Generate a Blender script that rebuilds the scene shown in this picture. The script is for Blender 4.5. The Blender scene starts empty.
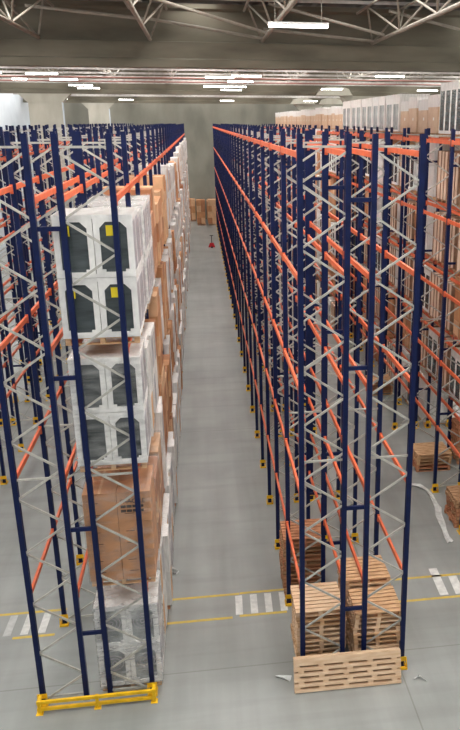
import bpy, math, random
from mathutils import Matrix, Vector
random.seed(7)
S = bpy.context.scene
COL = S.collection

# ------------------------------------------------------------------ dimensions (metres)
CAMZ = 13.269
BAY = 3.1187            # bay pitch along the aisle
TOP = 13.05             # post height
LEFT_X = (-4.255, -3.255, -2.696, -1.696)
RIGHT_X = (2.008, 3.008, 3.556, 4.556)
NEXT_X = (8.26, 9.26, 9.81, 10.81)
LEFT_LEVELS = (2.90, 5.83, 8.74, 11.80)
RIGHT_LEVELS = (2.60, 5.10, 7.62, 10.10, 12.64)
BACK_Y = 96.0
ROOF_Z = CAMZ + 4.75

# ------------------------------------------------------------------ materials
def lin(c):
    return tuple((x / 12.92 if x <= 0.04045 else ((x + 0.055) / 1.055) ** 2.4) for x in (v / 255 for v in c)) + (1,)

def mat(name, c, rough=0.6, metal=0.0, var=0.0, scale=4.0, stretch=(1, 1, 1), c2=None, bump=0.0, coords='Object', detail=4, spec=0.5):
    m = bpy.data.materials.new(name); m.use_nodes = True
    nt = m.node_tree; b = nt.nodes['Principled BSDF']
    b.inputs['Roughness'].default_value = rough; b.inputs['Metallic'].default_value = metal
    b.inputs['Specular IOR Level'].default_value = spec
    b.inputs['Base Color'].default_value = lin(c)
    if var or c2 or bump:
        tc = nt.nodes.new('ShaderNodeTexCoord'); mp = nt.nodes.new('ShaderNodeMapping')
        mp.inputs['Scale'].default_value = stretch
        nz = nt.nodes.new('ShaderNodeTexNoise'); nz.inputs['Scale'].default_value = scale; nz.inputs['Detail'].default_value = detail
        nt.links.new(tc.outputs[coords], mp.inputs['Vector']); nt.links.new(mp.outputs['Vector'], nz.inputs['Vector'])
        if var or c2:
            rp = nt.nodes.new('ShaderNodeValToRGB')
            a = c2 or tuple(max(0, v * (1 - var)) for v in c)
            z = c if c2 else tuple(min(255, v * (1 + var)) for v in c)
            rp.color_ramp.elements[0].position = 0.32; rp.color_ramp.elements[0].color = lin(a)
            rp.color_ramp.elements[1].position = 0.68; rp.color_ramp.elements[1].color = lin(z)
            nt.links.new(nz.outputs['Fac'], rp.inputs['Fac']); nt.links.new(rp.outputs['Color'], b.inputs['Base Color'])
        if bump:
            bp = nt.nodes.new('ShaderNodeBump'); bp.inputs['Strength'].default_value = bump; bp.inputs['Distance'].default_value = 0.02
            nt.links.new(nz.outputs['Fac'], bp.inputs['Height']); nt.links.new(bp.outputs['Normal'], b.inputs['Normal'])
    return m

def emit_mat(name, c, s):
    m = bpy.data.materials.new(name); m.use_nodes = True
    b = m.node_tree.nodes['Principled BSDF']
    b.inputs['Base Color'].default_value = lin(c)
    b.inputs['Emission Color'].default_value = lin(c); b.inputs['Emission Strength'].default_value = s
    return m

NAVY = mat('navy_steel', (15, 27, 68), 0.45, var=0.10, scale=3, spec=0.25)
ORANGE = mat('orange_steel', (216, 102, 62), 0.5, var=0.07, scale=2)
GALV = mat('galvanised_steel', (186, 184, 176), 0.45, 0.25, var=0.07, scale=6)
YELLOW = mat('yellow_steel', (240, 190, 22), 0.45, var=0.06)
DARKSTEEL = mat('dark_steel', (60, 62, 66), 0.5, 0.3)
WOOD = mat('pallet_wood', (222, 184, 144), 0.8, c2=(188, 144, 102), scale=3, stretch=(1.2, 5, 5), coords='Object')
WOOD2 = mat('aged_pallet_wood', (196, 158, 120), 0.85, c2=(150, 112, 80), scale=3, stretch=(1.2, 5, 5))
PALEWOOD = mat('fresh_pallet_wood', (232, 204, 172), 0.8, c2=(212, 176, 140), scale=2.5, stretch=(1, 5, 5))
REDWOOD = mat('reddish_pallet_wood', (206, 150, 112), 0.85, c2=(170, 112, 80), scale=3, stretch=(1.2, 5, 5))
CARTON = mat('brown_cardboard', (196, 142, 100), 0.8, var=0.07, scale=2)
CARTON2 = mat('dull_cardboard', (174, 120, 84), 0.8, var=0.08, scale=2)
CARTON3 = mat('pale_cardboard', (214, 172, 134), 0.8, var=0.06, scale=2)
CRATE = mat('crate_board', (238, 216, 196), 0.8, c2=(222, 196, 174), scale=1.5, stretch=(3, 3, 0.5))
BATTEN = mat('crate_batten', (150, 116, 92), 0.85, var=0.1)
WHITE = mat('white_foam', (236, 235, 232), 0.5, var=0.04, scale=5)
OFFWHITE = mat('film_wrapped_white', (242, 240, 237), 0.35, c2=(212, 209, 205), scale=4, stretch=(6, 6, 0.6), bump=0.25)
LILAC = mat('grey_side_panel', (176, 172, 178), 0.4, var=0.08, scale=3)
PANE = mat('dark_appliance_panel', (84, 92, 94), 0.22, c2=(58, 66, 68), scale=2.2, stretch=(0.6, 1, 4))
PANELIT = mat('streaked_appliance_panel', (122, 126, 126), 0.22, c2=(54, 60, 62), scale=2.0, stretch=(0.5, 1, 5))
PANEFAN = mat('washed_appliance_panel', (190, 194, 194), 0.25, c2=(120, 126, 126), scale=2.6, detail=5)
STICKER = mat('yellow_sticker', (238, 214, 40), 0.5)
BOXFILM = mat('film_over_cardboard', (214, 186, 158), 0.35, c2=(196, 160, 126), scale=2.5, bump=0.1)
PAPER = mat('white_label', (240, 240, 238), 0.5)
INK = mat('black_ink', (62, 46, 40), 0.7)
REDPAINT = mat('red_paint', (206, 40, 52), 0.4)
PINKPIPE = mat('red_primer_pipe', (150, 104, 94), 0.6)
BLACK = mat('black_rubber', (30, 30, 32), 0.6)
TRUSS = mat('grey_painted_tube', (146, 140, 128), 0.6, var=0.06)
PURLIN = mat('purlin_steel', (176, 172, 167), 0.6, var=0.08)
DECK = mat('roof_sheet', (84, 82, 78), 0.6, var=0.1, scale=1.0)
WALLC = mat('cast_concrete', (152, 150, 138), 0.9, c2=(122, 121, 111), scale=0.35, stretch=(1, 1, 0.5), bump=0.1, detail=8)
GIRDERC = mat('girder_concrete', (128, 123, 108), 0.95, c2=(94, 90, 78), scale=0.5, stretch=(0.5, 1, 2), detail=8, bump=0.1)
COLC = mat('column_concrete', (188, 185, 172), 0.9, c2=(158, 155, 142), scale=0.6, stretch=(1, 1, 0.4), detail=8)
PANELW = mat('pale_wall_panel', (206, 214, 220), 0.8, c2=(184, 193, 200), scale=0.3, detail=6)
LAMPGLOW = emit_mat('lamp_tube', (255, 252, 244), 16.0)
SKYGLOW = emit_mat('skylight_sheet', (255, 252, 248), 12.0)
LINEY = mat('yellow_floor_paint', (214, 182, 70), 0.6, c2=(190, 166, 92), scale=6)
LINEW = mat('white_floor_paint', (222, 222, 218), 0.6, c2=(192, 193, 190), scale=5)
LINEG = mat('worn_white_floor_paint', (192, 194, 192), 0.6, c2=(166, 168, 166), scale=5)

def film_mat(name='clear_stretch_film', lo=.03, hi=.28):
    m = bpy.data.materials.new(name); m.use_nodes = True
    nt = m.node_tree; nt.nodes.clear()
    out = nt.nodes.new('ShaderNodeOutputMaterial'); mix = nt.nodes.new('ShaderNodeMixShader')
    tr = nt.nodes.new('ShaderNodeBsdfTransparent'); b = nt.nodes.new('ShaderNodeBsdfPrincipled')
    b.inputs['Base Color'].default_value = lin((232, 232, 230)); b.inputs['Roughness'].default_value = 0.22
    tc = nt.nodes.new('ShaderNodeTexCoord'); mp = nt.nodes.new('ShaderNodeMapping'); mp.inputs['Scale'].default_value = (1.2, 1.2, 3.5)
    mp.inputs['Rotation'].default_value = (0.2, 0.3, 0)
    nz = nt.nodes.new('ShaderNodeTexNoise'); nz.inputs['Scale'].default_value = 2.2; nz.inputs['Detail'].default_value = 5
    mr = nt.nodes.new('ShaderNodeMapRange'); mr.inputs[1].default_value = 0.42; mr.inputs[2].default_value = 0.72
    mr.inputs[3].default_value = lo; mr.inputs[4].default_value = hi
    bp = nt.nodes.new('ShaderNodeBump'); bp.inputs['Strength'].default_value = 0.2; bp.inputs['Distance'].default_value = 0.03
    L = nt.links.new
    L(tc.outputs['Object'], mp.inputs[0]); L(mp.outputs[0], nz.inputs['Vector']); L(nz.outputs['Fac'], mr.inputs[0]); L(mr.outputs[0], mix.inputs[0])
    L(nz.outputs['Fac'], bp.inputs['Height']); L(bp.outputs[0], b.inputs['Normal'])
    L(tr.outputs[0], mix.inputs[1]); L(b.outputs[0], mix.inputs[2]); L(mix.outputs[0], out.inputs[0])
    return m
FILM = film_mat()
FILMH = film_mat('cloudy_stretch_film', .12, .5)

def floor_mat():
    m = bpy.data.materials.new('polished_concrete_floor'); m.use_nodes = True
    nt = m.node_tree; b = nt.nodes['Principled BSDF']; L = nt.links.new; N = nt.nodes.new
    tc = N('ShaderNodeTexCoord')
    def noise(scale, stretch, detail):
        mp = N('ShaderNodeMapping'); mp.inputs['Scale'].default_value = stretch; L(tc.outputs['Object'], mp.inputs[0])
        nz = N('ShaderNodeTexNoise'); nz.inputs['Scale'].default_value = scale; nz.inputs['Detail'].default_value = detail
        L(mp.outputs[0], nz.inputs['Vector']); return nz.outputs['Fac']
    def ramp(f, p0, c0, p1, c1):
        r = N('ShaderNodeValToRGB'); r.color_ramp.elements[0].position = p0; r.color_ramp.elements[1].position = p1
        r.color_ramp.elements[0].color = lin(c0); r.color_ramp.elements[1].color = lin(c1); L(f, r.inputs[0]); return r.outputs[0]
    def mul(a, c, f=1.0):
        x = N('ShaderNodeMix'); x.data_type = 'RGBA'; x.blend_type = 'MULTIPLY'; x.inputs[0].default_value = f
        L(a, x.inputs[6]); L(c, x.inputs[7]); return x.outputs[2]
    base = ramp(noise(0.35, (1, 1, 1), 8), 0.3, (134, 137, 134), 0.7, (158, 161, 158))
    base = mul(base, ramp(noise(0.5, (3, 0.15, 1), 6), 0.35, (240, 240, 239), 0.6, (255, 255, 255)))
    base = mul(base, ramp(noise(0.6, (0.2, 3, 1), 6), 0.3, (238, 238, 237), 0.5, (255, 255, 255)), 0.8)
    sp = N('ShaderNodeSeparateXYZ'); L(tc.outputs['Object'], sp.inputs[0])
    for ax, off, per in ((0, 4.5, 13.2), (1, 0.55, 16.0)):   # saw-cut joints
        a = N('ShaderNodeMath'); a.operation = 'SUBTRACT'; a.inputs[1].default_value = off; L(sp.outputs[ax], a.inputs[0])
        w = N('ShaderNodeMath'); w.operation = 'PINGPONG'; w.inputs[1].default_value = per / 2; L(a.outputs[0], w.inputs[0])
        g = N('ShaderNodeMath'); g.operation = 'GREATER_THAN'; g.inputs[1].default_value = 0.018; L(w.outputs[0], g.inputs[0])
        base = mul(base, ramp(g.outputs[0], 0, (224, 223, 219), 1, (255, 255, 255)))
    L(base, b.inputs['Base Color'])
    b.inputs['Roughness'].default_value = 0.42
    return m
FLOORM = floor_mat()

# ------------------------------------------------------------------ mesh building
class MB:
    def __init__(s): s.v = []; s.f = []; s.mi = []; s.mats = []
    def _m(s, m):
        if m is None: return 0
        if m not in s.mats: s.mats.append(m)
        return s.mats.index(m)
    def hexa(s, pts, m=None):
        n = len(s.v); s.v += [tuple(p) for p in pts]; i = s._m(m)
        for q in ((0, 3, 2, 1), (4, 5, 6, 7), (0, 1, 5, 4), (1, 2, 6, 5), (2, 3, 7, 6), (3, 0, 4, 7)):
            s.f.append(tuple(n + k for k in q)); s.mi.append(i)
        return s
    def box(s, x0, x1, y0, y1, z0, z1, m=None):
        return s.hexa([(x0, y0, z0), (x1, y0, z0), (x1, y1, z0), (x0, y1, z0), (x0, y0, z1), (x1, y0, z1), (x1, y1, z1), (x0, y1, z1)], m)
    def prism(s, poly, d, m=None):
        """poly: 3-D points of one face, d: extrusion vector"""
        n = len(s.v); k = len(poly); i = s._m(m); d = Vector(d)
        s.v += [tuple(p) for p in poly] + [tuple(Vector(p) + d) for p in poly]
        s.f.append(tuple(range(n + k - 1, n - 1, -1))); s.mi.append(i)
        s.f.append(tuple(range(n + k, n + 2 * k))); s.mi.append(i)
        for a in range(k):
            b = (a + 1) % k
            s.f.append((n + a, n + b, n + k + b, n + k + a)); s.mi.append(i)
        return s
    def bar(s, p0, p1, w, h=None, m=None, sides=4, up=(0, 0, 1)):
        p0 = Vector(p0); p1 = Vector(p1); h = h or w; d = (p1 - p0)
        u = Vector(up)
        if abs(d.normalized().dot(u)) > 0.98: u = Vector((0, 1, 0))
        a = d.cross(u).normalized(); b = a.cross(d).normalized()
        if sides == 4: ring = [a * (w / 2) * i + b * (h / 2) * j for i, j in ((-1, -1), (1, -1), (1, 1), (-1, 1))]
        else: ring = [a * (w / 2) * math.cos(t) + b * (h / 2) * math.sin(t) for t in (2 * math.pi * q / sides for q in range(sides))]
        return s.prism([p0 + r for r in ring], d, m)
    def cyl(s, c, r, z0, z1, m=None, sides=12):
        return s.bar((c[0], c[1], z0), (c[0], c[1], z1), 2 * r, 2 * r, m, sides)
    def mesh(s, name, m=None):
        me = bpy.data.meshes.new(name); me.from_pydata(s.v, [], s.f)
        for x in (s.mats or [m]): me.materials.append(x)
        if s.mats and len(s.mats) > 1: me.polygons.foreach_set('material_index', s.mi)
        me.update(); return me
    def build(s, name, m=None, parent=None, loc=None):
        return link(name, s.mesh(name, m), parent, loc)

def link(name, me, parent=None, loc=None):
    o = bpy.data.objects.new(name, me); COL.objects.link(o)
    if parent: o.parent = parent
    if loc is not None: o.location = loc
    return o

def tag(o, label, cat, group=None, kind=None):
    o['label'] = label; o['category'] = cat
    if group: o['group'] = group
    if kind: o['kind'] = kind
    return o
def empty(name, loc, label, cat, group=None):
    o = bpy.data.objects.new(name, None); COL.objects.link(o); o.location = loc; o.empty_display_size = 0.3
    return tag(o, label, cat, group)
def struct(o): o['kind'] = 'structure'; return o

ORD = ('first second third fourth fifth sixth seventh eighth ninth tenth eleventh twelfth thirteenth fourteenth fifteenth sixteenth '
       'seventeenth eighteenth nineteenth twentieth twenty-first twenty-second twenty-third twenty-fourth twenty-fifth twenty-sixth '
       'twenty-seventh twenty-eighth twenty-ninth').split()

# ------------------------------------------------------------------ the building
struct(MB().box(-30, 46, -40, BACK_Y + .5, -0.3, 0).build('floor', FLOORM))
struct(MB().box(-21.4, -21, -40, BACK_Y, 0, ROOF_Z).build('wall_left', PANELW))
struct(MB().box(38, 38.4, -40, BACK_Y, 0, ROOF_Z).build('wall_right', WALLC))
w = MB().box(-21.4, 38.4, BACK_Y, BACK_Y + .4, 0, ROOF_Z)
for x in (-14.2, -8.6, -3, 2.6, 8.2, 13.8, 19.4, 25, 30.6): w.box(x - .03, x + .03, BACK_Y - .03, BACK_Y + .01, 0, ROOF_Z - .1)
struct(w.build('wall_back', WALLC))

# roof deck in X-wide corrugated sheets with long skylight gaps between them
sky_x = [0.15 + 6.25 * i for i in range(-3, 6)]
SW = 1.5
deck = MB(); edges = [-21.4] + [e for x in sky_x for e in (x - SW / 2, x + SW / 2)] + [38.4]
for i in range(0, len(edges), 2):
    x0, x1 = edges[i], edges[i + 1]
    n = max(2, int((x1 - x0) / 0.28)); prof = []
    for q in range(n + 1):
        prof.append((x0 + (x1 - x0) * q / n, -40, ROOF_Z + (0.07 if q % 2 else 0)))
    prof += [(x1, -40, ROOF_Z + .14), (x0, -40, ROOF_Z + .14)]
    deck.prism(prof, (0, BACK_Y + 40.4, 0))
struct(deck.build('ceiling', DECK))
for i, x in enumerate(sky_x):
    for q, (ya, yb) in enumerate(((-14, 15.6), (18.7, 19.3), (21.6, 52.4), (56.6, 86.5), (90.2, BACK_Y))):
        if q == 1 and i % 2 == 0: continue
        struct(MB().box(x - SW / 2, x + SW / 2, ya, yb, ROOF_Z + .05, ROOF_Z + .08).build('window_%d' % (i * 5 + q + 1), SKYGLOW))
    for ya, yb in ((-40, -14), (15.6, 18.7), (19.3, 21.6), (52.4, 56.6), (86.5, 90.2)):
        struct(MB().box(x - SW / 2, x + SW / 2, ya, yb, ROOF_Z + .05, ROOF_Z + .14).build('ceiling_panel', DECK))

# concrete girders (I section) across the hall and their columns
for gi, gy in enumerate((19.5, 54.2, 88.2)):
    g = MB()
    z = CAMZ
    prof = [(0, 2.19), (0.9, 2.19), (0.9, 2.5), (0.82, 2.56), (0.82, 3.2), (0.62, 3.23), (0.62, 4.42), (0.8, 4.5), (0.8, 4.68), (0.1, 4.68), (0.1, 4.5), (0.28, 4.42), (0.28, 3.23), (0.08, 3.2), (0.08, 2.56), (0, 2.5)]
    g.prism([(-21, gy + a, z + b) for a, b in prof], (59, 0, 0))
    struct(g.build('trim_%d' % (gi + 1), GIRDERC))
k = 4
for cx, gy, w_ in ((-12.42, 54.3, 2.7), (-12.1, 88.3, 2.5), (14.5, 54.3, 2.4), (14.5, 88.3, 2.4), (26, 54.3, 2.4), (26, 88.3, 2.4)):
    c = MB().box(cx - w_ / 2, cx + w_ / 2, gy, gy + .8, 0, CAMZ + 1.6)
    c.prism([(cx - w_ / 2 - .05, gy - .05, CAMZ + 1.5), (cx + w_ / 2 + .05, gy - .05, CAMZ + 1.5), (cx + w_ / 2 + .75, gy - .05, CAMZ + 2.19), (cx - w_ / 2 - .75, gy - .05, CAMZ + 2.19)], (0, .9, 0))
    if cx < 0: c.bar((cx + w_ / 2 + .08, gy - .1, 6), (cx + w_ / 2 + .08, gy - .1, CAMZ + 1.5), .14, .12, PANELW, 8); c.mats.insert(0, COLC); c.mi = [0 if i < len(c.f) - 10 else 1 for i in range(len(c.f))]
    else: c.mats.append(COLC)
    struct(c.build('trim_%d' % k)); k += 1
# pale haunches under the far girders
for cx, gy in ((11.9, 54.1), (17.3, 88.1), (13.6, 88.1)):
    c = MB().prism([(cx - 1.6, gy - .5, CAMZ + 2.2), (cx + 1.6, gy - .5, CAMZ + 2.2), (cx + 1.25, gy - .5, CAMZ + 2.75), (cx + .6, gy - .5, CAMZ + 2.92), (cx - .6, gy - .5, CAMZ + 2.92), (cx - 1.25, gy - .5, CAMZ + 2.75)], (0, .55, 0))
    struct(c.build('trim_%d' % k, COLC)); k += 1

# purlins across the hall
for i in range(int((BACK_Y + 20) / 4.4)):
    y = -18 + 4.4 * i
    if y > BACK_Y - .3: break
    if any(abs(y - g - .45) < .75 for g in (19.5, 54.2, 88.2)): continue
    if y > 20.5: zz = CAMZ + 2.95
    else: zz = CAMZ + 4.5
    struct(MB().box(-21, 38, y - .05, y + .05, zz, zz + .12).build('trim_%d' % k, PURLIN)); k += 1

# tubular roof trusses along the hall, sitting on the girder ledges
def truss(x, y0, y1, no):
    zb, zt = CAMZ + 3.28, CAMZ + 4.42
    root = empty('roof_truss', (x, y0, zb), 'grey tubular roof truss %s' % no, 'roof truss', 'roof trusses')
    L = y1 - y0
    MB().bar((0, 0, 0), (0, L, 0), .16, .16, None, 8).build('bottom_chord', TRUSS, root)
    for s in (-1, 1):
        MB().bar((s * .75, 0.3, zt - zb), (s * .75, L - .3, zt - zb), .11, .11, None, 8).build('top_chord', TRUSS, root)
    n = max(2, round(L / 5)); st = L / n
    for q in range(n):
        for s in (-1, 1):
            MB().bar((0, q * st, .02), (s * .75, (q + .5) * st, zt - zb), .08, .08, None, 6).build('web_tube', TRUSS, root)
            MB().bar((0, (q + 1) * st, .02), (s * .75, (q + .5) * st, zt - zb), .08, .08, None, 6).build('web_tube', TRUSS, root)
    return root
TX = [-15.6, -10.9, -6.28, -1.79, 2.9, 7.73, 12.4, 17.0, 21.7]
for i, x in enumerate(TX[:7]):
    truss(x, -4.5, 19.65, 'before the first girder, %s from the left wall' % ORD[i])
for i, x in enumerate(TX):
    truss(x, 20.35, 54.35, 'between the first and second girders, %s from the left wall' % ORD[i])
# sway tubes between neighbouring trusses
for (xa, ya, za, xb, yb, zb), nm in (
    ((-1.79, 15.6, 4.4, 2.9, 17.6, 3.42), 'upper grey sway tube sloping right, between middle trusses by the lamp'),
    ((-1.79, 18.5, 3.95, 2.9, 18.9, 3.32), 'lower grey sway tube along the first girder, left of the lamp'),
    ((-6.28, 17.6, 4.2, -1.79, 17.4, 3.8), 'grey sway tube over the first girder at upper left'),
    ((-6.28, 16.2, 4.4, -1.79, 15.4, 4.2), 'higher grey sway tube near the roof at upper left'),
    ((2.9, 16.2, 4.3, 7.73, 17.4, 3.4), 'upper grey sway tube sloping right, at upper right'),
    ((2.9, 18.6, 3.65, 7.73, 19.0, 3.3), 'lower grey sway tube along the first girder, right of the lamp'),
    ((7.73, 16.6, 4.2, 12.4, 17.6, 3.4), 'grey sway tube at the top right corner')):
    tag(MB().bar((xa, ya, CAMZ + za), (xb, yb, CAMZ + zb), .12, .12, None, 8).build('sway_tube', TRUSS), nm, 'roof tube')

# red sprinkler pipes and conduits along the hall ceiling
def hang(o, xs, y, z):      # drop rods up to the purlins
    for x in xs: MB().bar((x, y, z), (x, y, ROOF_Z), .03, .03).build('hanger_rod', TRUSS, o)
for i, (y, z) in enumerate(((36.8, 2.62), (44.2, 2.72))):
    o = tag(MB().bar((-20.8, y, CAMZ + z), (37.8, y, CAMZ + z), .09, .09, None, 8).build('sprinkler_pipe', PINKPIPE),
        'dull red sprinkler pipe across the ceiling, %s beyond the first girder' % ORD[i], 'pipe')
    hang(o, (-14, -5, 5, 15), y, CAMZ + z)
for i, (y, z) in enumerate(((39.6, 2.74), (46.6, 2.75))):
    o = tag(MB().box(-20.8, 37.8, y - .06, y + .06, CAMZ + z, CAMZ + z + .06).build('cable_tray', PURLIN),
        'pale cable tray across the ceiling, %s beyond the first girder' % ORD[i], 'cable tray')
    hang(o, (-12, -3, 7, 17), y, CAMZ + z)

# linear lamps
LAMPS = [(2.1, 7.6), (2.1, 31.7), (2.1, 38.3), (2.1, 46.2), (2.1, 52.6), (3.0, 86.6), (-9.3, 31.8), (-9.1, 37.9), (-9.2, 46.2), (-9.3, 51.4), (-9.3, 85.6),
         (13.5, 86.0), (10.0, 48.9), (10.3, 30.4), (18.2, 49.7), (24.5, 85.3), (-11.4, 31.4), (-11.4, 38.1), (-16, 84.5), (0.6, 33.6), (0.6, 46.2)]
POS = {2.1: 'over the aisle', 3.0: 'over the aisle', 0.6: 'just left of the aisle lamps', -9.3: 'above the left racks', -9.1: 'above the left racks', -9.2: 'above the left racks',
       13.5: 'above the right racks', 10.0: 'above the right racks', 10.3: 'above the right racks', 18.2: 'far right', 24.5: 'far right', -11.4: 'at far left', -16: 'by the left wall'}
cnt = {}
for x, y in sorted(LAMPS, key=lambda p: p[1]):
    w_ = POS[x]; cnt[w_] = cnt.get(w_, 0) + 1
    z = CAMZ + (2.5 if y != 7.6 else 2.56)
    r = empty('ceiling_lamp', (x, y, z), 'white tube lamp %s, %s from the near end' % (w_, ORD[cnt[w_] - 1]), 'lamp', 'tube lamps')
    ln = 1.72 if x not in (-11.4, -16) else .9
    MB().box(0, ln, -.09, .09, .05, .12).build('housing', WHITE, r)
    MB().box(0.02, ln - .02, -.075, .075, -.01, .055).build('tube', LAMPGLOW, r)
    for q in (.2, ln - .2):
        MB().bar((q, 0, .11), (q, 0, 2.2 if y > 20 else 2.1), .02, .02).build('hanger', TRUSS, r)

# ------------------------------------------------------------------ pallet racking
def post_mesh(flip):
    """lipped channel, open side towards the inside of its frame (+x when flip = 1)"""
    w_, d, t, lip = .115, .115, .016, .028
    pr = [(-w_ / 2, -d / 2), (w_ / 2, -d / 2), (w_ / 2, -d / 2 + lip), (w_ / 2 - t, -d / 2 + lip), (w_ / 2 - t, -d / 2 + t), (-w_ / 2 + t, -d / 2 + t),
          (-w_ / 2 + t, d / 2 - t), (w_ / 2 - t, d / 2 - t), (w_ / 2 - t, d / 2 - lip), (w_ / 2, d / 2 - lip), (w_ / 2, d / 2), (-w_ / 2, d / 2)]
    if flip < 0: pr = [(-x, y) for x, y in reversed(pr)]
    b = MB().prism([(x, y, 0.012) for x, y in pr], (0, 0, TOP - .012))
    b.box(-.075, .075, -.075, .075, 0, .012)
    return b.mesh('post', NAVY)
def guard_mesh():
    b = MB()
    b.box(-.12, .12, -.20, .10, 0, .012)
    for sx in (-1, 1):
        b.prism([(sx * .1, -.20, .01), (sx * .1, -.075, .01), (sx * .1, -.075, .30), (sx * .1, -.1, .30)], (sx * .012, 0, 0))
        b.box(*(sorted((sx * .1, sx * .112))), -.2, .1, .01, .05)
    b.box(-.112, .112, -.085, -.073, .18, .31); b.box(-.112, .112, -.2, -.19, .01, .06)
    return b.mesh('foot_guard', YELLOW)
POST = {1: post_mesh(1), -1: post_mesh(-1)}
GUARD = guard_mesh()
ZN = []                                       # bracing nodes: outer posts at even, inner at odd
z = 0.06
while z < 12.5: ZN.append(z); z += .668
ZN.append(12.72)
def brace_seg(x0, x1, outer_is_0, i):
    a = x0 if (i % 2 == 0) == outer_is_0 else x1
    b = x1 if a == x0 else x0
    return (a, 0, ZN[i]), (b, 0, ZN[i + 1])
_cache = {}
def brace_mesh(x1, o0, i):
    key = (round(x1, 3), o0, i)
    if key not in _cache:
        p, q = brace_seg(0, x1, o0, i); off = .02 if i % 2 else -.02
        _cache[key] = MB().bar((p[0], off, p[2]), (q[0], off, q[2]), .036, .045).mesh('diagonal_brace', GALV)
    return _cache[key]
def strut_mesh(x1):
    key = ('s', round(x1, 3))
    if key not in _cache:
        _cache[key] = MB().box(.04, x1 - .04, -.02, .02, 12.778, 12.822).mesh('upright_frame', GALV)
        _cache[('h', round(x1, 3))] = MB().box(.04, x1 - .04, -.02, .02, -.022, .022).mesh('horizontal_strut', GALV)
    return _cache[key]
def beam_box(b, x, y0, y1, z, side):
    """one step beam with its end connectors; side = +1 when the aisle is at +x of the post"""
    xf = x + side * .03
    b.box(xf - .028, xf + .028, y0 + .06, y1 - .06, z - .06, z + .06)
    for yy in (y0 + .058, y1 - .058 - .05):
        b.box(xf - .034, xf + .036, yy, yy + .05, z - .12, z + .085)
    return b

def rack(xs, levels, ks, label, spacer=True, n_solid_frames=3, n_solid_bays=6, spacers_z=(1.84, 4.62, 8.08, 11.74)):
    k0, k1 = ks
    root = empty('pallet_rack', (xs[0], k0 * BAY, 0), label, 'pallet rack')
    def at(name, me, x, y, z=0, parent=root):
        o = link(name, me, parent, (x - xs[0], y - k0 * BAY, z) if parent is root else (x, y, z)); return o
    rows = [(xs[0], xs[1], True)] + ([(xs[2], xs[3], False)] if len(xs) == 4 else [])
    rest = MB(); rb = MB(); rs = MB()
    for kf in range(k0, k1 + 1):
        y = kf * BAY
        for xa, xb, outer_left in rows:
            w_ = xb - xa
            fr = at('upright_frame', strut_mesh(w_), xa, y)
            for zz in (.16, 5.88): at('horizontal_strut', _cache[('h', round(w_, 3))], 0, 0, zz, fr)
            at('post', POST[1], 0, 0, 0, fr); at('post', POST[-1], w_, 0, 0, fr)
            
            if kf > 0 or outer_left: at('foot_guard', GUARD, 0, 0, 0, fr)
            if kf > 0 or not outer_left: at('foot_guard', GUARD, w_, 0, 0, fr)
            for i in range(len(ZN) - 1):
                if kf - k0 < n_solid_frames: at('diagonal_brace', brace_mesh(w_, outer_left, i), 0, 0, 0, fr)
                else:
                    p, q = brace_seg(0, w_, outer_left, i); off = .02 if i % 2 else -.02
                    rest.bar((p[0] + xa - xs[0], y + off - k0 * BAY, p[2]), (q[0] + xa - xs[0], y + off - k0 * BAY, q[2]), .036, .045)
            if kf < k1:
                for zz in levels:
                    for x, sd in ((xa, -1), (xb, 1)):
                        if kf - k0 < n_solid_bays:
                            key = ('b', sd)
                            if key not in _cache: _cache[key] = beam_box(MB(), 0, 0, BAY, 0, sd).mesh('load_beam', ORANGE)
                            at('load_beam', _cache[key], x, y, zz)
                        else: beam_box(rb, x - xs[0], y - k0 * BAY, y + BAY - k0 * BAY, zz, sd)
        if len(xs) == 4 and spacer:
            for zz in spacers_z:
                w_ = xs[2] - xs[1]
                if kf - k0 < 25:
                    key = ('sp', round(w_, 3))
                    if key not in _cache: _cache[key] = MB().box(.05, w_ - .05, -.03, .03, -.045, .045).mesh('row_spacer', NAVY)
                    at('row_spacer', _cache[key], xs[1], y, zz)
                else: rs.box(xs[1] + .05 - xs[0], xs[2] - .05 - xs[0], y - .03 - k0 * BAY, y + .03 - k0 * BAY, zz - .045, zz + .045)
    if rest.f: rest.build('diagonal_brace', GALV, root)['kind'] = 'stuff'
    if rb.f: rb.build('load_beam', ORANGE, root)['kind'] = 'stuff'
    if rs.f: rs.build('row_spacer', NAVY, root)['kind'] = 'stuff'
    return root

rack(LEFT_X, LEFT_LEVELS, (0, 28), 'navy and orange double pallet rack left of the aisle, one side full of loads', spacers_z=(1.84, 4.58, 8.15, 11.25))
rack(RIGHT_X, RIGHT_LEVELS, (0, 28), 'empty navy and orange double pallet rack right of the aisle, pallet stacks in its foot', n_solid_bays=5)
rack(NEXT_X, RIGHT_LEVELS, (1, 28), 'loaded navy and orange double pallet rack at the right edge, wrapped boxes on top', n_solid_bays=5)
rack((-10.52, -9.52, -8.96, -7.96), LEFT_LEVELS, (3, 28), 'empty navy and orange double pallet rack at the left edge, across the next aisle')

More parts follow.
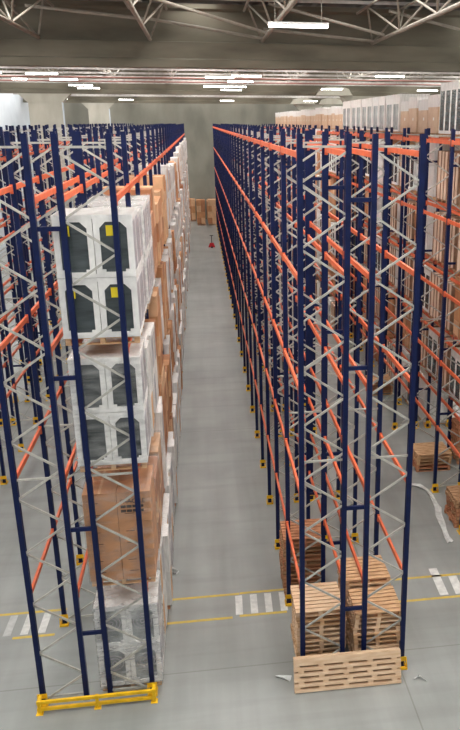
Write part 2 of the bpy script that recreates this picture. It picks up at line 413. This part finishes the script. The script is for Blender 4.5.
# ------------------------------------------------------------------ pallets
def pallet_into(b, w_, d, m, h=.145, z=0, x=0, y=0, boards=7):
    """w_ along x, d along y, centred on (x, y); deck boards along x, stringer blocks between"""
    bt = .022
    x0, y0 = x - w_ / 2, y - d / 2
    gap = .035; bw = (d - gap * (boards - 1)) / boards
    for i in range(boards):
        b.box(x0, x0 + w_, y0 + i * (bw + gap), y0 + i * (bw + gap) + bw, z + h - bt, z + h, m)
    for sx in (0, .5, 1):
        cx = x0 + .05 + sx * (w_ - .1)
        b.box(cx - .05, cx + .05, y0, y0 + d, z + h - 2 * bt, z + h - bt, m)
        for sy in (0, .5, 1):
            cy = y0 + .07 + sy * (d - .14)
            b.box(cx - .05, cx + .05, cy - .07, cy + .07, z + bt, z + h - 2 * bt, m)
    for sy in (0, .5, 1):
        cy = y0 + .05 + sy * (d - .1)
        b.box(x0, x0 + w_, cy - .05, cy + .05, z, z + bt, m)
    return b
def pallet_mesh(w_, d, m, boards=7): return pallet_into(MB(), w_, d, m, boards=boards).mesh('pallet', m)

def stack(cx, cy, w_, d, n, mats, where, jit=.03, h=.147):
    ms = [pallet_mesh(w_, d, m, bd) for m in mats for bd in (7, 8)]
    for i in range(n):
        o = link('pallet', random.choice(ms), None, (cx + random.uniform(-jit, jit), cy + random.uniform(-jit, jit), i * h))
        o.rotation_euler.z = random.uniform(-.015, .015)
        pos = 'topmost' if i == n - 1 else ('bottom one' if i == 0 else '%s from the top' % ORD[n - 1 - i])
        tag(o, 'wooden pallet, %s, of the %s' % (pos, where), 'pallet', 'pallets of the ' + where)
stack(2.5, .74, 1.22, 1.2, 12, [PALEWOOD, WOOD], 'front left stack in the right rack')
stack(2.5, 3.92, 1.2, 1.1, 13, [WOOD2, REDWOOD], 'stack behind the front left stack')
stack(3.93, .58, 1.2, 1.1, 11, [PALEWOOD, WOOD], 'front right stack in the right rack')
stack(3.93, 1.84, 1.22, 1.1, 12, [PALEWOOD, WOOD], 'stack behind the front right stack')
stack(8.74, 11.6, 1.4, 1.2, 5, [WOOD, REDWOOD], 'low stack beyond the right aisle')
stack(8.74, 7.05, 1.2, 1.15, 7, [WOOD2, REDWOOD], 'right edge stack by the loose film')
stack(9.5 + .9, 12.0, 1.1, 1.1, 11, [REDWOOD, WOOD2], 'tall stack behind the low right stack')
stack(8.66, 20.6, 1.2, 1.15, 5, [WOOD, REDWOOD], 'distant low stack in the right edge rack')

# the long pallet standing on its edge against the front posts
def long_pallet():
    b = MB(); W, Hh, t = 2.66, .84, .13
    z = 0
    for q, bh in enumerate((.08, .08, .08, .08, .08, .17)):      # face boards, with the blocks showing in the slots between them
        b.box(0, W, -.022, 0, z, z + bh)
        z1 = z + bh
        if q < 5:
            off = .10 if q % 2 else 0
            for i in range(5):
                x = off + i * (W - .24) / 4
                b.box(x, x + .14, -.012, t, z1, z1 + .055)
        b.box(0, W, .03, t, z, z1)
        z = z1 + .055
    b.box(0, W, t, t + .022, 0, z - .055)
    o = b.build('long_pallet', PALEWOOD)
    o.location = (1.73, -.63, .02); o.rotation_euler = (math.radians(-14), 0, math.radians(-.6))
    tag(o, 'long pale wooden pallet standing on edge, leaning on the front of the right rack', 'pallet')
long_pallet()

# ------------------------------------------------------------------ loads
LW, LD = 1.5, 1.42       # load footprint
def appliance_mesh(wd=.735, d=.69, h=1.19):
    """white foam-framed appliance, recess with chamfered shoulders in its front (-y), another in its side"""
    b = MB()
    t = .07
    b.box(0, wd, t, d - .0, 0, h)
    # front frame: left, right, bottom and top with sloped shoulders
    x0, x1, z0, z1, ch = .11, wd - .11, .10, h - .13, .12
    b.box(0, x0, 0, t, 0, h); b.box(x1, wd, 0, t, 0, h); b.box(x0, x1, 0, t, 0, z0); b.box(x0, x1, 0, t, z1, h)
    b.prism([(x0, 0, z1 - ch), (x0 + ch, 0, z1), (x0, 0, z1)], (0, t, 0)); b.prism([(x1, 0, z1), (x1 - ch, 0, z1), (x1, 0, z1 - ch)], (0, t, 0))
    b.box(x0, x0 + .07, 0, t, z0, z0 + .05); b.box(x1 - .07, x1, 0, t, z0, z0 + .05)
    for zz in (.0, h - .07): b.box(-.006, wd + .006, -.006, d + .0, zz, zz + .07)
    return b.mesh('appliance', WHITE)
APPL = appliance_mesh()
def pane_mesh(m): return MB().prism([(.11, 0, .1), (.625, 0, .1), (.625, 0, .94), (.505, 0, 1.06), (.23, 0, 1.06), (.11, 0, .94)], (0, .012, 0)).mesh('front_panel', m)
PANES = {m: pane_mesh(m) for m in (PANE, PANELIT, PANEFAN)}
fb = MB()
for rr in (.22, .14, .05):
    for q in range(16):
        t0, t1 = q * math.pi / 8, (q + 1) * math.pi / 8
        fb.bar((.367 + rr * math.cos(t0), 0, .66 + rr * math.sin(t0)), (.367 + rr * math.cos(t1), 0, .66 + rr * math.sin(t1)), .02, .02)
FANG = fb.mesh('fan_guard', LILAC)
SIDE = MB().box(0, .008, .10, .58, .12, 1.06).mesh('side_panel', LILAC)
STICK = MB().box(0, .15, 0, .004, 0, .20).mesh('sticker', STICKER)
PAL_L = pallet_mesh(LW - .06, LD - .06, WOOD)
PAL_L2 = pallet_mesh(LW - .06, LD - .06, WOOD2)
def film_mesh(h, w_=LW, d=LD, m=None):
    b = MB(); e = .02
    b.v = [(-w_ / 2 - e, -d / 2 - e, .1), (w_ / 2 + e, -d / 2 - e, .1), (w_ / 2 + e, d / 2 + e, .1), (-w_ / 2 - e, d / 2 + e, .1),
           (-w_ / 2 - e, -d / 2 - e, h + e), (w_ / 2 + e, -d / 2 - e, h + e), (w_ / 2 + e, d / 2 + e, h + e), (-w_ / 2 - e, d / 2 + e, h + e)]
    b.f = [(4, 5, 6, 7), (0, 1, 5, 4), (1, 2, 6, 5), (2, 3, 7, 6), (3, 0, 4, 7)]; b.mi = [0] * 5
    return b.mesh('stretch_film', m or FILM)
def appliance_load(loc, label, pane=PANE, sticker=True, film=True, detail=2):
    r = empty('appliance_load', loc, label, 'pallet load', 'loads of white appliances')
    link('pallet', PAL_L, r)
    for iz in (0, 1):
        for iy in (0, 1):
            for ix in (0, 1):
                a = link('appliance', APPL, r, (-.742 + ix * .748, -.70 + iy * .705, .147 + iz * 1.2))
                if detail > 1 and iy == 0:
                    link('front_panel', PANES[pane], a, (0, .055, 0))
                    if sticker: link('sticker', STICK, a, (.15 + .08 * ix, .048, .79))
                if pane == PANEFAN and iy == 0: link('fan_guard', FANG, a, (0, .05, 0))
                if ix == 1: link('side_panel', SIDE, a, (.735, 0, 0))
    if film: link('stretch_film', film_mesh(2.55, m=FILMH if pane == PANEFAN else None), r)
    return r
def carton_mesh(m, w_=.735, d=.69, h=.60):
    b = MB().box(0, w_, 0, d, 0, h, m)
    b.box(w_ / 2 - .03, w_ / 2 + .03, -.002, d + .002, h - .001, h + .002, CARTON3)
    b.box(w_ * .2, w_ * .45, -.003, .001, h * .68, h * .70, INK); b.box(w_ * .2, w_ * .5, -.003, .001, h * .28, h * .30, INK)
    return b.mesh('carton', m)
CART = [carton_mesh(CARTON), carton_mesh(CARTON2), carton_mesh(CARTON3)]
CARTS = [carton_mesh(CARTON, h=.74), carton_mesh(CARTON, h=.74)]
def carton_load(loc, label, film=True, levels=3, ms=None, h=.74):
    r = empty('carton_load', loc, label, 'pallet load', 'loads of brown cartons')
    link('pallet', PAL_L, r)
    for iz in range(levels):
        for iy in (0, 1):
            for ix in (0, 1):
                link('carton', random.choice(ms or CARTS), r, (-.742 + ix * .748, -.70 + iy * .705, .147 + iz * (h + .004)))
    if film: link('stretch_film', film_mesh(.15 + levels * (h + .004)), r)
    return r

# single-mesh variants for loads too far off to show their parts
def far_load(kind, i):
    rnd = random.Random(hash((kind, i)) % 1000 if False else i * 17 + len(kind) * 101)
    b = MB(); pallet_into(b, LW - .08, LD - .06, rnd.choice([WOOD, WOOD2, REDWOOD]), boards=5)
    z = .147
    if kind == 'carton':
        n = rnd.choice([3, 4, 4]); h = rnd.uniform(1.9, 2.45) / n
        for q in range(n):
            for iy in (0, 1):
                for ix in (0, 1):
                    if q == n - 1 and rnd.random() < .12: continue
                    j = rnd.uniform(-.025, .025)
                    b.box(-.745 + ix * .75 + .008 + j, -.745 + ix * .75 + .738 + j, -.70 + iy * .705 + .008, -.70 + iy * .705 + .697, z + q * h + .006, z + (q + 1) * h, rnd.choice([CARTON, CARTON, CARTON2, CARTON3]))
    elif kind == 'white':
        h = rnd.uniform(2.0, 2.5); n = 2
        for iy in (0, 1):
            j = rnd.uniform(-.03, .03)
            for q in range(n):
                b.box(-.75 + j, .75 + j, -.70 + iy * .705, -.01 + iy * .705, z + q * h / n, z + (q + 1) * h / n - .01, OFFWHITE)
                b.box(.75 + j, .757 + j, -.58 + iy * .705, -.12 + iy * .705, z + q * h / n + .15, z + (q + 1) * h / n - .15, rnd.choice([LILAC, LILAC, OFFWHITE, CARTON3]))
    elif kind == 'crate':
        h = rnd.uniform(1.8, 2.1)
        b.box(-.735, .735, -.675, .675, z, z + h, CRATE)
        for yy in (-.69, -.28, .12, .60):
            b.box(-.765, .765, yy, yy + .06, z, z + h + .02, BATTEN)
        for xx in (-.74, -.05, .65):
            b.box(xx, xx + .06, -.71, -.672, z, z + h + .015, BATTEN); b.box(xx, xx + .06, .672, .71, z, z + h + .015, BATTEN)
    elif kind == 'grey':      # tall white-framed appliances showing a grey face to the aisle
        h = 1.9
        for iy in (0, 1):
            b.box(-.74, .74, -.70 + iy * .705, -.01 + iy * .705, z, z + h, WHITE)
            b.box(-.746, -.74, -.60 + iy * .705, -.10 + iy * .705, z + .12, z + h - .3, PANE)
            b.box(-.60, .60, -.706 + iy * .705, -.70 + iy * .705, z + .12, z + h - .3, PANE)
    elif kind == 'low':       # translucent wrapped boxes on top of the rack
        h = rnd.uniform(1.25, 1.75)
        b.box(-.73, .73, -.69, .69, z, z + h * .68, BOXFILM)
        b.box(-.74, .74, -.70, .70, z + h * .68, z + h, OFFWHITE)
        b.box(-.745, -.74, -.25, -.1, z + .5, z + .62, PAPER)
    elif kind == 'lowgrey':
        h = 1.72
        b.box(-.74, .74, -.70, .70, z, z + h, OFFWHITE)
        b.box(-.746, -.74, -.50, .50, z + .08, z + h - .45, PANEFAN); b.box(-.45, .6, -.708, -.70, z + .08, z + h - .45, PANE)
    return b.mesh({'carton': 'carton_load', 'white': 'wrapped_load', 'crate': 'crate_load', 'grey': 'appliance_load', 'low': 'box_load', 'lowgrey': 'appliance_load'}[kind])
FAR = {k_: [far_load(k_, i) for i in range(n)] for k_, n in (('carton', 10), ('white', 6), ('crate', 3), ('grey', 1), ('low', 4), ('lowgrey', 1))}
NAMES = {'carton': ('carton_load', 'brown carton stack'), 'white': ('wrapped_load', 'white wrapped load'), 'crate': ('crate_load', 'battened crate'),
         'grey': ('appliance_load', 'grey-faced appliances'), 'low': ('box_load', 'film-wrapped brown box'), 'lowgrey': ('appliance_load', 'grey-windowed appliances')}
def put(kind, x, y, z, where, group, jit=.05):
    n, t = NAMES[kind]
    o = link(n, random.choice(FAR[kind]), None, (x + random.uniform(-jit, jit), y + random.uniform(-.02, .02), z))
    return tag(o, '%s, %s' % (t, where), 'pallet load', group)

LBASE = [0] + [z_ + .061 for z_ in LEFT_LEVELS[:3]]
LNAME = ['on the floor', 'on the first beams', 'on the second beams', 'on the third beams']
XB = (LEFT_X[2] + LEFT_X[3]) / 2
def slot_y(kb, j): return kb * BAY + .12 + LD / 2 + .03 + j * 1.47
# rows of the photograph: bay 0 in full detail
appliance_load((XB + .03, slot_y(0, 0), LBASE[3]), 'white appliances with yellow stickers, at the front on the highest loaded beams', PANE, film=False).scale = (1.05, 1, 1.06)
appliance_load((XB + .02, slot_y(0, 0), LBASE[2]), 'white appliances with streaked dark windows, at the front below the stickered ones', PANELIT, False).scale = (1.0, 1, 1.03)
cl = carton_load((XB + .02, slot_y(0, 0), LBASE[1]), 'film-wrapped brown cartons marked fragile, at the front of the left rack')
appliance_load((XB + .0, slot_y(0, 0), LBASE[0]), 'cloudy film-wrapped white appliances on the floor behind the yellow barrier', PANEFAN, False).scale = (.98, 1, .94)
# printing on the carton: a title and two lines too small to read
def text_mesh(body, size, name, m):
    cu = bpy.data.curves.new(name, 'FONT'); cu.body = body; cu.size = size; cu.extrude = .001
    to = bpy.data.objects.new(name, cu); COL.objects.link(to)
    bpy.context.view_layer.update()
    me = bpy.data.meshes.new_from_object(to.evaluated_get(bpy.context.evaluated_depsgraph_get()))
    bpy.data.objects.remove(to); me.name = name
    me.materials.clear(); me.materials.append(m); return me
for c_ in cl.children:
    if c_.name.startswith('carton') and abs(c_.location.x - .006) < .01 and c_.location.y < -.6 and c_.location.z > 1.5:
        t_ = link('printing', text_mesh('FRAGILE', .15, 'printing', INK), c_, (.06, -.005, .47)); t_.rotation_euler.x = math.pi / 2
        u_ = MB()
        for row in (0, 1):
            for q in range(4): u_.box(.07 + q * .13, .185 + q * .13, -.004, -.001, .355 - row * .11, .42 - row * .11)
        u_.build('printing', INK, c_)
random.seed(21)
PAT = {3: 'AAAACCCCCCCWWWWWWWWCCWWWWCWWWWWWWWWWWWWWWWWWWCWWWWWWWWWW',
       2: 'AWWCCCWCCWWCWWCCWWWWWCWWCCWWWWWCWWWWWWCWWWWWWWWCWWWWWW',
       1: 'CCCWCCCCWCCWCWWCCWCWWCCWWCWWWCWWCWWWWCWWWWWCWWWWWWWWCWWW',
       0: 'AWWWWWWCWWWWWWCCWWWWWWWCWWWWWWWWWCWWWWWWWWCWWWWWWWWCWW'}
for lv in range(4):
    for s_ in range(1, 56):
        kb, j = divmod(s_, 2)
        ch = PAT[lv][s_] if s_ < len(PAT[lv]) else 'W'
        wh = 'left rack %s, %s bay, %s half' % (LNAME[lv], ORD[kb], 'front' if j == 0 else 'back')
        loc = (XB + random.uniform(-.02, .08), slot_y(kb, j), LBASE[lv])
        if ch == 'A': appliance_load(loc, 'white appliances, ' + wh, PANE, True, s_ < 4, 1)
        elif ch == 'C' and s_ < 8:
            carton_load(loc, 'brown cartons, ' + wh, s_ < 3, random.choice([3, 4]), CART, .60)
        else: put('carton' if ch == 'C' else 'white', loc[0], loc[1], loc[2], wh, 'loads in the left rack')

RBASE = [0] + [z_ + .061 for z_ in RIGHT_LEVELS]
RNAME = ['on the floor', 'on the first beams', 'on the second beams', 'on the third beams', 'on the fourth beams', 'on the top beams']
XF, XK = 8.90, 10.40
half = lambda j: 'front' if j == 0 else 'back'
for s_ in range(6, 54):                      # loads standing on top of the rear row
    kb, j = divmod(s_, 2)
    kind = 'grey' if s_ in (8, 9) else 'lowgrey' if 13 < s_ < 24 else 'low'
    put(kind, XK, slot_y(kb, j), RBASE[5], 'atop the right edge rack, %s bay, %s half' % (ORD[kb], half(j)), 'loads on top of the right rack', .03)
for lv in range(0, 5):
    for s_ in range(3, 26):                  # rear row of the right-hand rack, seen through the empty front bays
        kb, j = divmod(s_, 2)
        if lv == 0 and s_ < 10: continue
        kind = random.choice(['crate', 'crate', 'carton', 'grey', 'white']) if s_ > 9 or lv < 3 else 'crate'
        if lv == 1 and s_ < 12: kind = 'grey' if s_ % 2 else 'crate'
        if lv == 2 and s_ < 9: kind = 'crate' if s_ != 7 else 'carton'
        put(kind, XK, slot_y(kb, j), RBASE[lv], 'right edge rack, rear row, %s, %s bay, %s half' % (RNAME[lv].replace(' beams', ''), ORD[kb], half(j)), 'loads in the right rack', .03)
    for s_ in range(20, 40):                 # front row, further off
        kb, j = divmod(s_, 2)
        kind = random.choice(['crate', 'carton', 'grey', 'white', 'carton', 'crate'])
        put(kind, XF, slot_y(kb, j), RBASE[lv], 'right edge rack, front row, %s, %s bay, %s half' % (RNAME[lv].replace(' beams', ''), ORD[kb], half(j)), 'loads in the right rack', .03)

# brown stacks against the back wall at the end of the aisle
for i, (x, y, n) in enumerate(((-1.3, 94.6, 1), (-.1, 94.9, 1), (-.05, 92.2, 1), (0, 90.0, 1), (1.35, 94.8, 1), (1.4, 92.4, 1), (1.45, 90.0, 1))):
    o = link('carton_load', FAR['carton'][i], None, (x, y, 0)); o.scale = (.72, 1, 1.35)
    col = ('left', 'middle', 'middle', 'middle', 'right', 'right', 'right')[i]; row = ('', 'rearmost', 'second', 'front', 'rearmost', 'second', 'front')[i]
    tag(o, ('brown pallet load by the back wall, %s column, %s' % (col, row)).rstrip(', '), 'pallet load', 'loads at the end of the aisle')

# ------------------------------------------------------------------ yellow barrier
br = empty('rack_barrier', (-4.33, -.36, 0), 'yellow two-rail steel barrier across the foot of the left rack', 'barrier')
for zz in (.12, .31): MB().bar((0, 0, zz), (2.74, 0, zz), .06, .075).build('rail', YELLOW, br)
for x in (.05, 1.37, 2.69):
    MB().box(x - .035, x + .035, -.035, .035, .01, .36).box(x - .08, x + .08, -.08, .08, 0, .012).build('barrier_post', YELLOW, br)
for x in (.05, 2.69):
    MB().box(x - .035, x + .035, .03, .2, .27, .35).build('return_arm', YELLOW, br)

# ------------------------------------------------------------------ floor markings, film, jack
def line(x0, x1, y, label, w_=.1):
    tag(MB().box(x0, x1, y - w_ / 2, y + w_ / 2, 0.0, .004).build('floor_line', LINEY), label, 'floor marking')
line(-1.62, .6, 3.755, 'far yellow crosswalk line in the main aisle, left length')
line(.62, 1.95, 3.775, 'far yellow crosswalk line in the main aisle, right length beside the stripes')
line(-1.56, .36, 2.64, 'near yellow crosswalk line in the main aisle, left length')
line(.56, 1.9, 2.68, 'near yellow crosswalk line in the main aisle, right length beside the stripes')
line(4.5, 8.1, 3.78, 'far yellow crosswalk line right of the right rack')
line(4.5, 8.1, 2.66, 'near yellow crosswalk line right of the right rack')
line(-7.9, -4.3, 3.74, 'far yellow crosswalk line left of the left rack')
line(-5.55, -4.45, 2.62, 'near yellow crosswalk line left of the left rack')
def stripe(x0, x1, label, y0=2.74, y1=3.66, m=LINEW, sk=.02):
    b = MB().hexa([(x0, y0, 0), (x1, y0, 0), (x1 + sk, y1, 0), (x0 + sk, y1, 0), (x0, y0, .004), (x1, y0, .004), (x1 + sk, y1, .004), (x0 + sk, y1, .004)])
    tag(b.build('crosswalk_stripe', m), label, 'floor marking', 'crosswalk stripes')
for i, x in enumerate((.46, .89, 1.31, 1.74)): stripe(x, x + .2, 'white crosswalk stripe in the main aisle, %s from the left' % ORD[i])
for i, x in enumerate((-5.83, -5.38, -4.92)): stripe(x, x + .2, 'white crosswalk stripe left of the left rack, %s from the left' % ORD[i], m=LINEG if i == 0 else LINEW)
for i, x in enumerate((6.46, 6.94, 7.4)): stripe(x, x + .26, 'white crosswalk stripe right of the right rack, %s from the left' % ORD[i], 2.78, 4.2 if i == 0 else 3.7, sk=.06)

def film_strip(path, w_, label, seed):
    rnd = random.Random(seed); b = MB(); n = len(path); m = 5
    for i, (x, y) in enumerate(path):
        a = path[max(0, i - 1)]; c = path[min(n - 1, i + 1)]
        d = Vector((c[0] - a[0], c[1] - a[1], 0)).normalized(); s = Vector((-d.y, d.x, 0))
        ww = w_ * rnd.uniform(.55, 1.1)
        for q in range(m):
            p = Vector((x, y, 0)) + s * ww * (q / (m - 1) - .5)
            b.v.append((p.x + rnd.uniform(-.03, .03), p.y + rnd.uniform(-.03, .03), .004 + rnd.uniform(0, .07)))
    for i in range(n - 1):
        for q in range(m - 1):
            b.f.append((i * m + q, i * m + q + 1, (i + 1) * m + q + 1, (i + 1) * m + q)); b.mi.append(0)
    o = b.build('plastic_film', SCRAP)
    tag(o, label, 'film')
SCRAP = mat('loose_plastic_film', (194, 196, 194), 0.3, var=0.08, scale=6)
film_strip([(7.5, 9.9), (7.75, 9.75), (7.95, 9.4), (8.0, 8.9), (8.0, 8.4), (7.93, 7.9), (7.85, 7.4), (7.8, 6.9), (7.72, 6.4), (7.68, 5.9), (7.7, 5.6)], .24, 'long strip of loose white plastic film on the floor of the right aisle', 3)
film_strip([(-1.6, 5.35), (-1.42, 5.2), (-1.25, 5.05), (-1.2, 5.2), (-1.4, 5.4)], .07, 'small loop of white plastic strap by a left rack foot', 5)
film_strip([(1.35, .05), (1.5, -.02), (1.68, -.08)], .16, 'scrap of clear film on the floor left of the leaning pallet', 8)
film_strip([(4.75, -.6), (4.9, -.5), (5.0, -.7)], .05, 'thin white scrap on the floor right of the leaning pallet', 9)

j = empty('pallet_jack', (1.0, 69.6, 0), 'small red pallet jack standing alone near the far end of the aisle', 'pallet jack')
for s in (-1, 1):
    MB().box(s * .25 - .08, s * .25 + .08, 0.1, 1.2, .07, .13).box(s * .25 - .04, s * .25 + .04, 1.05, 1.15, 0, .08).build('fork', REDPAINT, j)
MB().prism([(-.36, 0, .08), (.36, 0, .08), (.2, 0, .55), (-.2, 0, .55)], (0, .16, 0)).build('pump_body', REDPAINT, j)
MB().bar((-.1, .05, .1), (.1, .05, .1), .2, .2, None, 10).build('steering_wheel', BLACK, j)
h_ = MB().bar((0, .05, .5), (.0, .1, 1.35), .06).build('handle', BLACK, j)
MB().bar((-.2, .1, 1.35), (.2, .1, 1.35), .05).build('grip', BLACK, h_)

# ------------------------------------------------------------------ light and camera
W = bpy.data.worlds.new('hall_daylight'); S.world = W; W.use_nodes = True
W.node_tree.nodes['Background'].inputs[0].default_value = (0.97, 0.985, 1.0, 1)
W.node_tree.nodes['Background'].inputs[1].default_value = 0.62

F, CX, CY = 764.27, 323.40, 370.92
pitch, yaw, roll = 0.3147, 0.157, 0.0033
cy, sy, cp, sp, cr, sr = math.cos(yaw), math.sin(yaw), math.cos(pitch), math.sin(pitch), math.cos(roll), math.sin(roll)
f = Vector((sy * cp, cy * cp, -sp)); rt = Vector((cy, -sy, 0)); up = rt.cross(f)
r_ = cr * rt + sr * up; u_ = -sr * rt + cr * up
cam = bpy.data.cameras.new('camera'); co = bpy.data.objects.new('camera', cam); COL.objects.link(co)
M = Matrix((r_, u_, -f)).transposed().to_4x4(); M.translation = (0, -15.838, CAMZ); co.matrix_world = M
cam.sensor_fit = 'AUTO'; cam.sensor_width = 36; cam.lens = F * 36 / 730
cam.shift_x = (230 - CX) / 730; cam.shift_y = (CY - 365) / 730
cam.clip_start = .1; cam.clip_end = 300
S.camera = co
S.view_settings.view_transform = 'Standard'; S.view_settings.look = 'None'; S.view_settings.gamma = 1; S.view_settings.use_curve_mapping = False
S.view_settings.exposure = 0.0
